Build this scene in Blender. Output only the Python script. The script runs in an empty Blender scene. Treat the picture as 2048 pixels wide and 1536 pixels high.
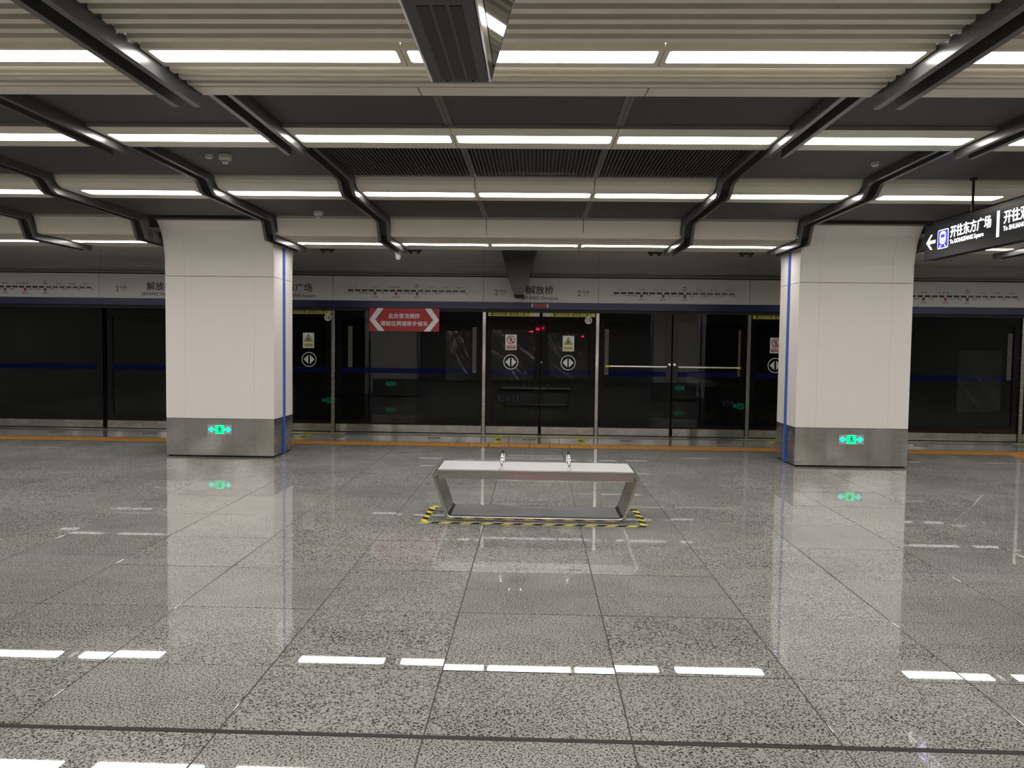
import bpy, bmesh, math, random
from mathutils import Matrix, Vector
S = bpy.context.scene
COL = S.collection
random.seed(7)
PI = math.pi

# ------------------------------------------------------------------ camera, world, exposure
yaw = math.atan(47 / 1600); pitch = math.atan(78.6 / 1600); roll = 0.0125
fw = Vector((-math.sin(yaw) * math.cos(pitch), math.cos(yaw) * math.cos(pitch), -math.sin(pitch)))
rt = fw.cross(Vector((0, 0, 1))).normalized(); up = rt.cross(fw)
r2 = rt * math.cos(roll) + up * math.sin(roll); u2 = -rt * math.sin(roll) + up * math.cos(roll)
cam_d = bpy.data.cameras.new('camera'); cam = bpy.data.objects.new('camera', cam_d); COL.objects.link(cam)
cam.matrix_world = Matrix(((r2.x, u2.x, -fw.x, 0), (r2.y, u2.y, -fw.y, 0), (r2.z, u2.z, -fw.z, 1.5), (0, 0, 0, 1)))
cam_d.sensor_width = 36; cam_d.lens = 1600 / 2048 * 36; cam_d.clip_start = 0.05; cam_d.clip_end = 200
S.camera = cam
W = bpy.data.worlds.new('world'); S.world = W; W.use_nodes = True
W.node_tree.nodes['Background'].inputs[0].default_value = (0.6, 0.62, 0.65, 1)
W.node_tree.nodes['Background'].inputs[1].default_value = 0.02
S.view_settings.view_transform = 'Standard'; S.view_settings.look = 'None'
S.view_settings.gamma = 1; S.view_settings.use_curve_mapping = False
S.view_settings.exposure = 0.0
LAMP = 17.0           # radiance of the strip-light diffusers
S.cycles.max_bounces = 9; S.cycles.glossy_bounces = 5; S.cycles.diffuse_bounces = 5
S.cycles.transparent_max_bounces = 12
S.cycles.sample_clamp_indirect = 6.0
S.cycles.caustics_reflective = False; S.cycles.caustics_refractive = False

# ------------------------------------------------------------------ materials
def mat(name, col, rough=0.5, metal=0.0, spec=0.5, emit=None, es=1.0):
    m = bpy.data.materials.new(name); m.use_nodes = True
    b = m.node_tree.nodes['Principled BSDF']
    b.inputs['Base Color'].default_value = (*col, 1); b.inputs['Roughness'].default_value = rough
    b.inputs['Metallic'].default_value = metal; b.inputs['Specular IOR Level'].default_value = spec
    if emit:
        b.inputs['Emission Color'].default_value = (*emit, 1); b.inputs['Emission Strength'].default_value = es
    return m
def N(m, t, **kw):
    n = m.node_tree.nodes.new(t)
    for k, v in kw.items(): setattr(n, k, v)
    return n
def Lk(m, a, b): m.node_tree.links.new(a, b)
def ramp(m, stops):
    r = N(m, 'ShaderNodeValToRGB'); e = r.color_ramp.elements
    while len(e) < len(stops): e.new(0.5)
    for x, (p, c) in zip(e, stops): x.position = p; x.color = (*c, 1)
    return r
def vary(m, scale=(1, 1, 1), ns=2.0, amt=0.08, rough_amt=0.0):
    """gentle procedural tone variation and wear on a plain surface"""
    b = m.node_tree.nodes['Principled BSDF']; c = b.inputs['Base Color'].default_value[:3]
    tc = N(m, 'ShaderNodeTexCoord'); mp = N(m, 'ShaderNodeMapping'); mp.inputs['Scale'].default_value = scale
    no = N(m, 'ShaderNodeTexNoise'); no.inputs['Scale'].default_value = ns; no.inputs['Detail'].default_value = 4
    Lk(m, tc.outputs['Object'], mp.inputs[0]); Lk(m, mp.outputs[0], no.inputs['Vector'])
    r = ramp(m, [(0.3, tuple(x * (1 - amt) for x in c)), (0.7, tuple(min(1, x * (1 + amt)) for x in c))])
    Lk(m, no.outputs['Fac'], r.inputs[0]); Lk(m, r.outputs[0], b.inputs['Base Color'])
    if rough_amt:
        mr = N(m, 'ShaderNodeMapRange'); r0 = b.inputs['Roughness'].default_value
        mr.inputs[3].default_value = r0 - rough_amt; mr.inputs[4].default_value = r0 + rough_amt
        Lk(m, no.outputs['Fac'], mr.inputs[0]); Lk(m, mr.outputs[0], b.inputs['Roughness'])
    return m
def granite(name, light, mid, dark, scale=125, rough=0.09):
    m = mat(name, light, rough, 0, 0.78); b = m.node_tree.nodes['Principled BSDF']
    g = N(m, 'ShaderNodeNewGeometry'); oi = N(m, 'ShaderNodeObjectInfo')
    sc = N(m, 'ShaderNodeVectorMath', operation='SCALE'); sc.inputs['Scale'].default_value = 37.0
    Lk(m, oi.outputs['Random'], sc.inputs[0])
    ad = N(m, 'ShaderNodeVectorMath', operation='ADD'); Lk(m, g.outputs['Position'], ad.inputs[0]); Lk(m, sc.outputs[0], ad.inputs[1])
    n1 = N(m, 'ShaderNodeTexNoise'); n1.inputs['Scale'].default_value = scale; n1.inputs['Detail'].default_value = 3; n1.inputs['Roughness'].default_value = 0.65
    n2 = N(m, 'ShaderNodeTexNoise'); n2.inputs['Scale'].default_value = 5.0; n2.inputs['Detail'].default_value = 3
    n3 = N(m, 'ShaderNodeTexNoise'); n3.inputs['Scale'].default_value = 0.9; n3.inputs['Detail'].default_value = 4
    Lk(m, ad.outputs[0], n1.inputs['Vector']); Lk(m, ad.outputs[0], n2.inputs['Vector']); Lk(m, g.outputs['Position'], n3.inputs['Vector'])
    a1 = N(m, 'ShaderNodeMath', operation='MULTIPLY_ADD'); a1.inputs[1].default_value = 0.06; Lk(m, n2.outputs['Fac'], a1.inputs[0]); Lk(m, n1.outputs['Fac'], a1.inputs[2])
    r = ramp(m, [(0.435, dark), (0.485, mid), (0.53, light), (0.72, tuple(min(1, x * 1.25) for x in light))])
    Lk(m, a1.outputs[0], r.inputs[0])
    # soft trodden patches, and each slab a shade of its own
    mx = N(m, 'ShaderNodeMix', data_type='RGBA', blend_type='MULTIPLY'); mx.inputs['Factor'].default_value = 1
    r3 = ramp(m, [(0.32, (0.80, 0.80, 0.80)), (0.62, (1, 1, 1))]); Lk(m, n3.outputs['Fac'], r3.inputs[0])
    Lk(m, r.outputs[0], mx.inputs[6]); Lk(m, r3.outputs[0], mx.inputs[7])
    mx2 = N(m, 'ShaderNodeMix', data_type='RGBA', blend_type='MULTIPLY'); mx2.inputs['Factor'].default_value = 1
    r4 = ramp(m, [(0.0, (0.90, 0.90, 0.89)), (1.0, (1, 1, 0.99))]); Lk(m, oi.outputs['Random'], r4.inputs[0])
    Lk(m, mx.outputs[2], mx2.inputs[6]); Lk(m, r4.outputs[0], mx2.inputs[7]); Lk(m, mx2.outputs[2], b.inputs['Base Color'])
    mr = N(m, 'ShaderNodeMapRange'); mr.inputs[1].default_value = 0.3; mr.inputs[2].default_value = 0.75
    mr.inputs[3].default_value = rough * 0.4; mr.inputs[4].default_value = rough * 1.6
    Lk(m, n3.outputs['Fac'], mr.inputs[0]); Lk(m, mr.outputs[0], b.inputs['Roughness'])
    return m
def brushed(name, col, rough=0.32, sc=(1, 1, 90), warp=0.0):
    m = mat(name, col, rough, 1.0); b = m.node_tree.nodes['Principled BSDF']
    tc = N(m, 'ShaderNodeTexCoord'); mp = N(m, 'ShaderNodeMapping'); mp.inputs['Scale'].default_value = sc
    no = N(m, 'ShaderNodeTexNoise'); no.inputs['Scale'].default_value = 4; no.inputs['Detail'].default_value = 3
    Lk(m, tc.outputs['Object'], mp.inputs[0]); Lk(m, mp.outputs[0], no.inputs['Vector'])
    mr = N(m, 'ShaderNodeMapRange'); v = 0.015 if warp else 0.06; mr.inputs[3].default_value = rough - v; mr.inputs[4].default_value = rough + v
    Lk(m, no.outputs['Fac'], mr.inputs[0]); Lk(m, mr.outputs[0], b.inputs['Roughness'])
    bp = N(m, 'ShaderNodeBump'); bp.inputs['Strength'].default_value = 0.0015 if warp else 0.04; bp.inputs['Distance'].default_value = 0.002
    Lk(m, no.outputs['Fac'], bp.inputs['Height'])
    if warp:      # the sheet is slightly uneven, so its reflections spread into soft patches
        g = N(m, 'ShaderNodeNewGeometry'); mp2 = N(m, 'ShaderNodeMapping'); mp2.inputs['Scale'].default_value = (1.6, 1.6, 0.7)
        n2 = N(m, 'ShaderNodeTexNoise'); n2.inputs['Scale'].default_value = 1.5; n2.inputs['Detail'].default_value = 1
        Lk(m, g.outputs['Position'], mp2.inputs[0]); Lk(m, mp2.outputs[0], n2.inputs['Vector'])
        b2 = N(m, 'ShaderNodeBump'); b2.inputs['Strength'].default_value = 1.0; b2.inputs['Distance'].default_value = warp
        Lk(m, n2.outputs['Fac'], b2.inputs['Height']); Lk(m, b2.outputs[0], b.inputs['Normal'])
    else: Lk(m, bp.outputs[0], b.inputs['Normal'])
    return m
M = {}
M['granite'] = granite('polished_grey_granite', (0.43, 0.425, 0.402), (0.235, 0.232, 0.22), (0.032, 0.031, 0.029), rough=0.018)
M['granite_light'] = granite('pale_edge_granite', (0.30, 0.297, 0.287), (0.22, 0.218, 0.208), (0.1, 0.1, 0.095), rough=0.08)
M['joint'] = mat('dark_joint', (0.035, 0.033, 0.03), 0.7)
M['tactile'] = vary(mat('orange_tactile', (0.46, 0.215, 0.04), 0.6), ns=6, amt=0.12)
M['white_panel'] = vary(mat('white_enamel_panel', (0.83, 0.79, 0.74), 0.22), ns=1.2, amt=0.02, rough_amt=0.05)
M['cream'] = vary(mat('cream_aluminium', (0.68, 0.64, 0.54), 0.42), ns=1.5, amt=0.03)
M['cream_dark'] = mat('grey_beige_trim_and_gap_shade', (0.22, 0.205, 0.175), 0.5)  # real trims, and the shade painted behind the slats
M['dark'] = vary(mat('charcoal_mesh_panel', (0.036, 0.033, 0.031), 0.6), ns=160, amt=0.35)
M['dark2'] = mat('charcoal_ribbed_panel', (0.030, 0.028, 0.028), 0.6)
M['trim_grey'] = mat('grey_joint_profile', (0.10, 0.096, 0.09), 0.45)
M['rib'] = vary(mat('dark_grey_beam_paint', (0.070, 0.070, 0.068), 0.28, 0.0, 0.6), ns=5, amt=0.08)
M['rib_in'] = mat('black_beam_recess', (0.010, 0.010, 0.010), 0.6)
M['diffuser'] = mat('lit_diffuser', (0.9, 0.9, 0.9), 0.5, emit=(1.0, 0.965, 0.93), es=LAMP)
M['void'] = mat('ceiling_void_black', (0.02, 0.02, 0.02), 0.9)
M['steel'] = brushed('brushed_steel', (0.58, 0.565, 0.54), 0.27, warp=0.07)
M['steel_h'] = brushed('brushed_steel_bench', (0.55, 0.535, 0.50), 0.17, (1, 90, 90))
M['steel_seat'] = brushed('bright_steel_seat', (0.90, 0.90, 0.91), 0.42, (1, 60, 60))
M['base'] = brushed('satin_base_sheen', (0.60, 0.61, 0.63), 0.33, (1, 60, 60))
M['chrome'] = mat('chrome', (0.85, 0.85, 0.86), 0.06, 1.0)
M['steel_dk'] = brushed('dull_threshold_steel', (0.22, 0.215, 0.205), 0.4, (1, 90, 90))
M['blue'] = mat('blue_paint', (0.05, 0.14, 0.52), 0.35)
M['blue_dk'] = mat('deep_blue_enamel', (0.007, 0.011, 0.065), 0.35)
M['frame_blk'] = mat('black_glass_border', (0.004, 0.004, 0.0045), 0.03, 0, 0.45)
M['fascia'] = vary(mat('light_grey_fascia', (0.53, 0.525, 0.505), 0.4), ns=1, amt=0.02)
M['wall_grey'] = vary(mat('grey_ribbed_wall', (0.46, 0.45, 0.435), 0.4, 0.1), scale=(0.3, 1, 60), ns=2, amt=0.15)
M['black'] = mat('matt_black', (0.006, 0.006, 0.006), 0.6)
M['black_ink'] = mat('black_print', (0.02, 0.02, 0.025), 0.6)
M['grey_ink'] = mat('grey_print', (0.11, 0.108, 0.10), 0.6)
M['red_ink'] = mat('red_print', (0.35, 0.015, 0.02), 0.6)
M['white_ink'] = mat('white_print', (0.75, 0.77, 0.78), 0.5)
M['tick_white'] = mat('white_sign_face', (0.55, 0.57, 0.56), 0.4)
M['yellow'] = mat('yellow_print', (0.46, 0.44, 0.05), 0.5)
M['tape_y'] = mat('hazard_yellow', (0.75, 0.66, 0.06), 0.5)
M['tape_k'] = mat('hazard_black', (0.012, 0.010, 0.009), 0.8, 0, 0.15)
M['red'] = mat('red_banner', (0.36, 0.010, 0.013), 0.45)
M['sign_body'] = mat('sign_black', (0.012, 0.012, 0.014), 0.28)
M['sign_white'] = mat('backlit_white', (0.8, 0.8, 0.8), 0.5, emit=(0.93, 0.95, 1), es=1.25)
M['sign_blue'] = mat('backlit_blue', (0.03, 0.03, 0.4), 0.5, emit=(0.05, 0.05, 0.55), es=0.9)
M['exit_g'] = mat('lit_green', (0.0, 0.5, 0.25), 0.5, emit=(0.0, 1.0, 0.36), es=1.05)
M['exit_c'] = mat('lit_cyan', (0.0, 0.5, 0.4), 0.5, emit=(0.0, 1.0, 0.72), es=1.1)
M['exit_d'] = mat('sign_dark_green', (0.0, 0.16, 0.08), 0.5)
M['exit_plate'] = mat('exit_plate_grey', (0.45, 0.44, 0.43), 0.35, 0.0)
M['red_led'] = mat('red_led', (0.5, 0, 0), 0.5, emit=(1.0, 0.01, 0.06), es=45.0)
M['red_lens'] = mat('unlit_red_lens', (0.24, 0.006, 0.009), 0.3)
M['plastic'] = mat('off_white_plastic', (0.55, 0.53, 0.48), 0.4)
M['plate_blue'] = mat('marker_blue', (0.006, 0.02, 0.07), 0.3)
M['marker_glow_ink'] = mat('marker_glow_print', (0.12, 0.20, 0.36), 0.4, emit=(0.05, 0.12, 0.28), es=0.10)  # print given a faint glow of its own, though no lamp
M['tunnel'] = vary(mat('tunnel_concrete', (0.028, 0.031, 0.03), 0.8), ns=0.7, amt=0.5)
M['back_wall'] = vary(mat('back_wall_panel', (0.22, 0.215, 0.2), 0.4), ns=1, amt=0.04)
M['screen'] = mat('dark_display_glass', (0.008, 0.010, 0.018), 0.04, 0, 1.0)
M['disp'] = mat('display_housing', (0.019, 0.019, 0.020), 0.45)
M['disp_dk'] = mat('display_vent', (0.005, 0.005, 0.005), 0.6)

def glass_mat(name, tint, ior=1.38):
    m = bpy.data.materials.new(name); m.use_nodes = True; nt = m.node_tree
    nt.nodes.clear()
    out = N(m, 'ShaderNodeOutputMaterial'); tr = N(m, 'ShaderNodeBsdfTransparent'); gl = N(m, 'ShaderNodeBsdfGlossy')
    tr.inputs[0].default_value = (*tint, 1); gl.inputs['Roughness'].default_value = 0.0
    fr = N(m, 'ShaderNodeFresnel'); fr.inputs['IOR'].default_value = ior
    mx = N(m, 'ShaderNodeMixShader'); Lk(m, fr.outputs[0], mx.inputs[0]); Lk(m, tr.outputs[0], mx.inputs[1]); Lk(m, gl.outputs[0], mx.inputs[2])
    Lk(m, mx.outputs[0], out.inputs[0]); return m
M['glass'] = glass_mat('tinted_glass', (0.62, 0.65, 0.64), 1.5)
def strip_mat():
    m = glass_mat('blue_film', (0.02, 0.03, 0.3), 1.3)
    df = N(m, 'ShaderNodeBsdfDiffuse'); df.inputs[0].default_value = (0.006, 0.010, 0.075, 1)
    mx = N(m, 'ShaderNodeMixShader'); mx.inputs[0].default_value = 0.55
    out = [n for n in m.node_tree.nodes if n.type == 'OUTPUT_MATERIAL'][0]; src = out.inputs[0].links[0].from_socket
    Lk(m, src, mx.inputs[1]); Lk(m, df.outputs[0], mx.inputs[2]); Lk(m, mx.outputs[0], out.inputs[0]); return m
M['blue_film'] = strip_mat()
M['film'] = glass_mat('clear_plastic_film', (0.93, 0.94, 0.95), 1.5)

# ------------------------------------------------------------------ helpers
class MB:
    def __init__(s): s.v = []; s.f = []; s.mi = []; s.cur = 0
    def quad(s, *p):
        b = len(s.v); s.v += [tuple(q) for q in p]; s.f.append(tuple(range(b, b + len(p)))); s.mi.append(s.cur); return s
    def box(s, x0, x1, y0, y1, z0, z1):
        b = len(s.v)
        s.v += [(x0, y0, z0), (x1, y0, z0), (x1, y1, z0), (x0, y1, z0), (x0, y0, z1), (x1, y0, z1), (x1, y1, z1), (x0, y1, z1)]
        for q in ((0, 3, 2, 1), (4, 5, 6, 7), (0, 1, 5, 4), (1, 2, 6, 5), (2, 3, 7, 6), (3, 0, 4, 7)):
            s.f.append(tuple(b + i for i in q)); s.mi.append(s.cur)
        return s
    def prism(s, poly, a0, a1, axis):
        """extrude a 2-D polygon; axis 0: poly=(y,z); 1: poly=(x,z); 2: poly=(x,y)"""
        def P(p, a): return ((a, p[0], p[1]), (p[0], a, p[1]), (p[0], p[1], a))[axis]
        n = len(poly); b = len(s.v)
        s.v += [P(p, a0) for p in poly] + [P(p, a1) for p in poly]
        s.f.append(tuple(b + i for i in range(n))); s.mi.append(s.cur)
        s.f.append(tuple(b + n + i for i in reversed(range(n)))); s.mi.append(s.cur)
        for i in range(n):
            j = (i + 1) % n; s.f.append((b + i, b + n + i, b + n + j, b + j)); s.mi.append(s.cur)
        return s
    def strip(s, line, thick, a0, a1, axis):
        """a folded sheet: 2-D line offset by thickness, extruded"""
        out = []
        for i, p in enumerate(line):
            q = line[max(i - 1, 0)]; r = line[min(i + 1, len(line) - 1)]
            dx, dy = r[0] - q[0], r[1] - q[1]; L = math.hypot(dx, dy) or 1
            out.append((p[0] - dy / L * thick, p[1] + dx / L * thick))
        def P(p, a): return ((a, p[0], p[1]), (p[0], a, p[1]), (p[0], p[1], a))[axis]
        n = len(line); b = len(s.v)
        for pts in (line, out):
            for a in (a0, a1): s.v += [P(p, a) for p in pts]
        A, B, C_, D = b, b + n, b + 2 * n, b + 3 * n
        for i in range(n - 1):
            for q in ((A + i, A + i + 1, B + i + 1, B + i), (C_ + i, D + i, D + i + 1, C_ + i + 1), (A + i, C_ + i, C_ + i + 1, A + i + 1), (B + i, B + i + 1, D + i + 1, D + i)):
                s.f.append(q); s.mi.append(s.cur)
        s.f.append((A, B, D, C_)); s.mi.append(s.cur); s.f.append((A + n - 1, C_ + n - 1, D + n - 1, B + n - 1)); s.mi.append(s.cur)
        return s
    def ring(s, outer, inner, a0, a1, axis):
        def P(p, a): return ((a, p[0], p[1]), (p[0], a, p[1]), (p[0], p[1], a))[axis]
        n = len(outer); b = len(s.v)
        s.v += [P(p, a0) for p in outer] + [P(p, a0) for p in inner] + [P(p, a1) for p in outer] + [P(p, a1) for p in inner]
        for i in range(n):
            j = (i + 1) % n
            for q in ((i, j, n + j, n + i), (2 * n + i, 3 * n + i, 3 * n + j, 2 * n + j), (i, 2 * n + i, 2 * n + j, j), (n + i, n + j, 3 * n + j, 3 * n + i)):
                s.f.append(tuple(b + k for k in q)); s.mi.append(s.cur)
        return s
    def tube(s, pts, r, n=8, closed=False):
        b = len(s.v); m = len(pts); V = [Vector(p) for p in pts]
        prev = None
        for i, p in enumerate(V):
            t = (V[min(i + 1, m - 1)] - V[max(i - 1, 0)]).normalized()
            a = prev if prev is not None else (Vector((1, 0, 0)) if abs(t.x) < 0.9 else Vector((0, 1, 0)))
            u = (a - t * a.dot(t)).normalized(); w = t.cross(u); prev = u
            rr = r[i] if isinstance(r, (list, tuple)) else r
            for k in range(n):
                q = p + (u * math.cos(2 * PI * k / n) + w * math.sin(2 * PI * k / n)) * rr; s.v.append(tuple(q))
        for i in range(m - 1):
            for k in range(n):
                l = (k + 1) % n; s.f.append((b + i * n + k, b + i * n + l, b + (i + 1) * n + l, b + (i + 1) * n + k)); s.mi.append(s.cur)
        s.f.append(tuple(b + k for k in reversed(range(n)))); s.mi.append(s.cur)
        s.f.append(tuple(b + (m - 1) * n + k for k in range(n))); s.mi.append(s.cur)
        return s
    def build(s, name, mats, parent=None, smooth=False, bevel=0, **pr):
        me = bpy.data.meshes.new(name); me.from_pydata(s.v, [], s.f)
        if not isinstance(mats, (list, tuple)): mats = [mats]
        for m in mats: me.materials.append(m)
        for p, i in zip(me.polygons, s.mi): p.material_index = i; p.use_smooth = smooth
        bm = bmesh.new(); bm.from_mesh(me); bmesh.ops.recalc_face_normals(bm, faces=bm.faces)
        if bevel: bmesh.ops.bevel(bm, geom=bm.edges[:], offset=bevel, segments=1, affect='EDGES')
        bm.to_mesh(me); bm.free()
        return link(name, me, parent, **pr)
def link(name, data, parent=None, loc=None, rot=None, **pr):
    o = bpy.data.objects.new(name, data); COL.objects.link(o)
    if parent: o.parent = parent
    if loc is not None: o.location = loc
    if rot is not None: o.rotation_euler = rot
    for k, v in pr.items(): o[k] = v
    return o
def thing(name, label, cat, loc=(0, 0, 0), rz=0, group=None):
    o = bpy.data.objects.new(name, None); COL.objects.link(o); o.location = loc; o.rotation_euler = (0, 0, rz); o.empty_display_size = 0.1
    o['label'] = label; o['category'] = cat
    if group: o['group'] = group
    return o
def copy_tree(o, parent=None):
    c = o.copy(); COL.objects.link(c); c.parent = parent
    for ch in list(o.children): copy_tree(ch, c)
    return c
def circ(cx, cy, r, n=24, a0=0.0): return [(cx + r * math.cos(a0 + 2 * PI * k / n), cy + r * math.sin(a0 + 2 * PI * k / n)) for k in range(n)]
def rrect(x0, x1, y0, y1, r, k=5):
    P = []
    for cx, cy, a in ((x1 - r, y1 - r, 0), (x0 + r, y1 - r, PI / 2), (x0 + r, y0 + r, PI), (x1 - r, y0 + r, 1.5 * PI)):
        for i in range(k): t = a + PI / 2 * i / (k - 1); P.append((cx + r * math.cos(t), cy + r * math.sin(t)))
    return P
def to_rect(P, x0, x1, y0, y1, k=5):
    """project rounded-rect points on the outer rectangle, same count"""
    out = []; cs = ((x1, y1), (x0, y1), (x0, y0), (x1, y0))
    for c in range(4):
        for i in range(k):
            x, y = P[c * k + i]; X, Y = cs[c]
            if i < k // 2: out.append((X, y) if c in (0, 2) else (x, Y))
            elif i == k // 2: out.append((X, Y))
            else: out.append((x, Y) if c in (0, 2) else (X, y))
    return out
_txt = {}
def text(name, s, size, loc, m, parent, rot=(PI / 2, 0, 0), bold=0.0, sx=1.0, align='CENTER', **pr):
    key = (s, size, m.name, bold, sx, align)
    if key not in _txt:
        cu = bpy.data.curves.new('t', 'FONT'); cu.body = s; cu.size = size; cu.align_x = align; cu.align_y = 'CENTER'
        cu.resolution_u = 2; cu.extrude = 0.0006
        o = bpy.data.objects.new('t', cu); COL.objects.link(o)
        me = bpy.data.meshes.new_from_object(o.evaluated_get(bpy.context.evaluated_depsgraph_get()))
        bpy.data.objects.remove(o); me.materials.clear(); me.materials.append(m)
        for v in me.vertices: v.co.x *= sx
        if bold:
            V = [v.co.copy() for v in me.vertices]; F = [tuple(p.vertices) for p in me.polygons]; n = len(V); v2, f2 = [], []
            for k, (dx, dy) in enumerate(((-bold, -bold * .5), (bold, -bold * .5), (0, bold))):
                v2 += [(q.x + dx, q.y + dy, q.z + k * 0.0001) for q in V]; f2 += [tuple(i + k * n for i in f) for f in F]
            me = bpy.data.meshes.new(name); me.from_pydata(v2, [], f2); me.materials.append(m)
        me.name = name; _txt[key] = me
    return link(name, _txt[key], parent, loc, rot, **pr)

X0 = -0.035; PER = 8.05; YC = 7.22        # bay axis, column pitch, centre line of the hall
XL, XR, YB, YF = -12.2, 12.2, -5.4, 13.27

# ------------------------------------------------------------------ floor
floor = MB().box(XL, XR, YB, 13.4, -0.3, -0.0022).build('floor', M['joint'], kind='structure')
xs = [-0.41 + 0.796 * k for k in range(-15, 17)]
ys = [-5.0, -4.2, -3.4, -2.6, -1.8, -1.0, -0.2, 0.6, 1.4, 2.2, 2.965] + [2.99] + [3.60 + 0.8 * k for k in range(11)]
tile_mesh = {}
def slab(w, d, name, m, g=0.003):
    k = (round(w, 3), round(d, 3), m.name)
    if k not in tile_mesh:
        mb = MB(); a, b_ = w / 2 - g, d / 2 - g; c = 0.0012
        v = [(-a, -b_, -0.012), (a, -b_, -0.012), (a, b_, -0.012), (-a, b_, -0.012), (-a, -b_, -c), (a, -b_, -c), (a, b_, -c), (-a, b_, -c),
             (-a + c, -b_ + c, 0), (a - c, -b_ + c, 0), (a - c, b_ - c, 0), (-a + c, b_ - c, 0)]
        mb.v = v; mb.f = [(4, 5, 1, 0), (5, 6, 2, 1), (6, 7, 3, 2), (7, 4, 0, 3), (8, 9, 5, 4), (9, 10, 6, 5), (10, 11, 7, 6), (11, 8, 4, 7), (8, 11, 10, 9), (0, 1, 2, 3)]
        mb.mi = [0] * 10; mb.mi = [1, 1, 1, 1] + [0] * 6; o = mb.build(name, [m, M['joint']]); tile_mesh[k] = o.data; bpy.data.objects.remove(o)
    return tile_mesh[k]
rest = MB(); nt = 0
def blocked(x0, x1, y0, y1): return False
for i in range(len(ys) - 1):
    y0, y1 = ys[i], ys[i + 1]
    if y1 - y0 < 0.1: continue                     # the dark strip
    for j in range(len(xs) - 1):
        x0, x1 = xs[j], xs[j + 1]; cx, cy = (x0 + x1) / 2, (y0 + y1) / 2
        vis = y1 > 2.2 and x1 > -0.70 * y1 - 0.3 and x0 < 0.65 * y1 + 0.3
        if vis:
            link('tile', slab(x1 - x0, y1 - y0, 'tile', M['granite']), floor, (cx, cy, 0), (-0.003 if (y0 < 2.5 or (3.5 < y0 < 3.7 and -0.5 < x0 < 0.3)) else random.gauss(0, 0.0011), random.gauss(0, 0.0006), 0)); nt += 1
        else: rest.box(x0 + 0.002, x1 - 0.002, y0 + 0.002, y1 - 0.002, -0.012, 0)
rest.build('tile', M['granite'], floor, kind='stuff')
MB().box(XL, XR, 2.967, 2.988, -0.012, -0.0012).build('floor_strip', M['black'], floor)
# tactile strip and pale edge slabs before the screen doors
doors = [(-5.25, -3.38, 16), (-0.86, 1.01, 15), (3.49, 5.36, 14), (7.91, 9.78, 13)]
def near_door(x): return any(abs(x - (a + b) / 2) < 1.0 for a, b, _ in doors)
def tact(dots):
    mb = MB().box(-0.1455, 0.1455, -0.2, 0.2, -0.012, 0.0015)
    if dots:
        for a in range(5):
            for b_ in range(6):
                cx, cy = -0.116 + a * 0.058, -0.165 + b_ * 0.066
                mb.prism([(cx - .012, cy - .012), (cx + .012, cy - .012), (cx + .012, cy + .012), (cx - .012, cy + .012)], 0.0015, 0.0055, 2)
    else:
        for a in range(4): mb.box(-0.125 + a * 0.0667, -0.125 + a * 0.0667 + 0.035, -0.18, 0.18, 0.0015, 0.006)
    o = mb.build('tactile_tile', M['tactile']); d = o.data; bpy.data.objects.remove(o); return d
td, tb = tact(True), tact(False)
tfar = MB()
for k in range(-40, 41):
    x = 0.07 + 0.3 * k; y = 11.86
    if -8.6 < x < 8.2: link('tactile_tile', td if near_door(x) else tb, floor, (x, y, 0))
    elif XL < x - .15 and x + .15 < XR: tfar.box(x - 0.148, x + 0.148, y - 0.2, y + 0.2, -0.012, 0.004)
    if x > 6.75:   # wider warning area by the next door
        (link('tactile_tile', td, floor, (x, y - 0.4, 0)) if x < 8.2 else tfar.box(x - .148, x + .148, y - .6, y - .2, -.012, .004))
tfar.build('tactile_tile', M['tactile'], floor, kind='stuff')
for j in range(len(xs) - 1):
    x0, x1 = xs[j], xs[j + 1]
    link('edge_slab', slab(x1 - x0, 0.86, 'edge_slab', M['granite_light']), floor, ((x0 + x1) / 2, 12.495, 0))
MB().box(XL, XR, 12.93, 13.24, -0.012, 0.004).box(XL, XR, 12.98, 13.0, 0.004, 0.007).box(XL, XR, 13.08, 13.1, 0.004, 0.007).build('threshold_plate', M['steel_dk'], floor)

# ------------------------------------------------------------------ shell behind the platform
MB().box(XL, XR, YB - 0.2, YB, 0, 3.4).build('wall_back', M['back_wall'], kind='structure')
for nm, x in (('wall_left', XL - 0.2), ('wall_right', XR)): MB().box(x, x + 0.2, YB, 13.2, 0, 3.4).build(nm, M['back_wall'], kind='structure')
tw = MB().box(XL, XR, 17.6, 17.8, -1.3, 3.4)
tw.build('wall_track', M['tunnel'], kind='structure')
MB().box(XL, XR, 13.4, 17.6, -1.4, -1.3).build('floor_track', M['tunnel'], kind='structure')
for y in (14.6, 16.05):
    r = MB().box(XL, XR, y - 0.035, y + 0.035, -1.3, -1.28).box(XL, XR, y - 0.008, y + 0.008, -1.28, -1.17).box(XL, XR, y - 0.035, y + 0.035, -1.17, -1.13).build('rail', M['steel_dk'])
    r['label'] = 'steel running rail behind the glass, ' + ('nearer the platform' if y < 15 else 'farther from the platform'); r['category'] = 'rail'
for x, z, s in ((-0.60, 0.30, 'Y59-13'), (4.27, 0.27, 'Y59-1')):
    t = thing('marker_plate', 'small dark blue track marker plate reading %s, seen through the glass' % s, 'sign', (x, 17.56, z), 0)
    MB().box(-0.26, 0.26, 0, 0.03, -0.09, 0.09).build('plate', M['plate_blue'], t)
    text('lettering', s, 0.17, (0, -0.003, 0), M['marker_glow_ink'], t, bold=0.003)
    MB().box(-0.02, 0.02, 0.03, 0.045, -0.02, 0.02).build('bracket', M['black'], t)

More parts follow.
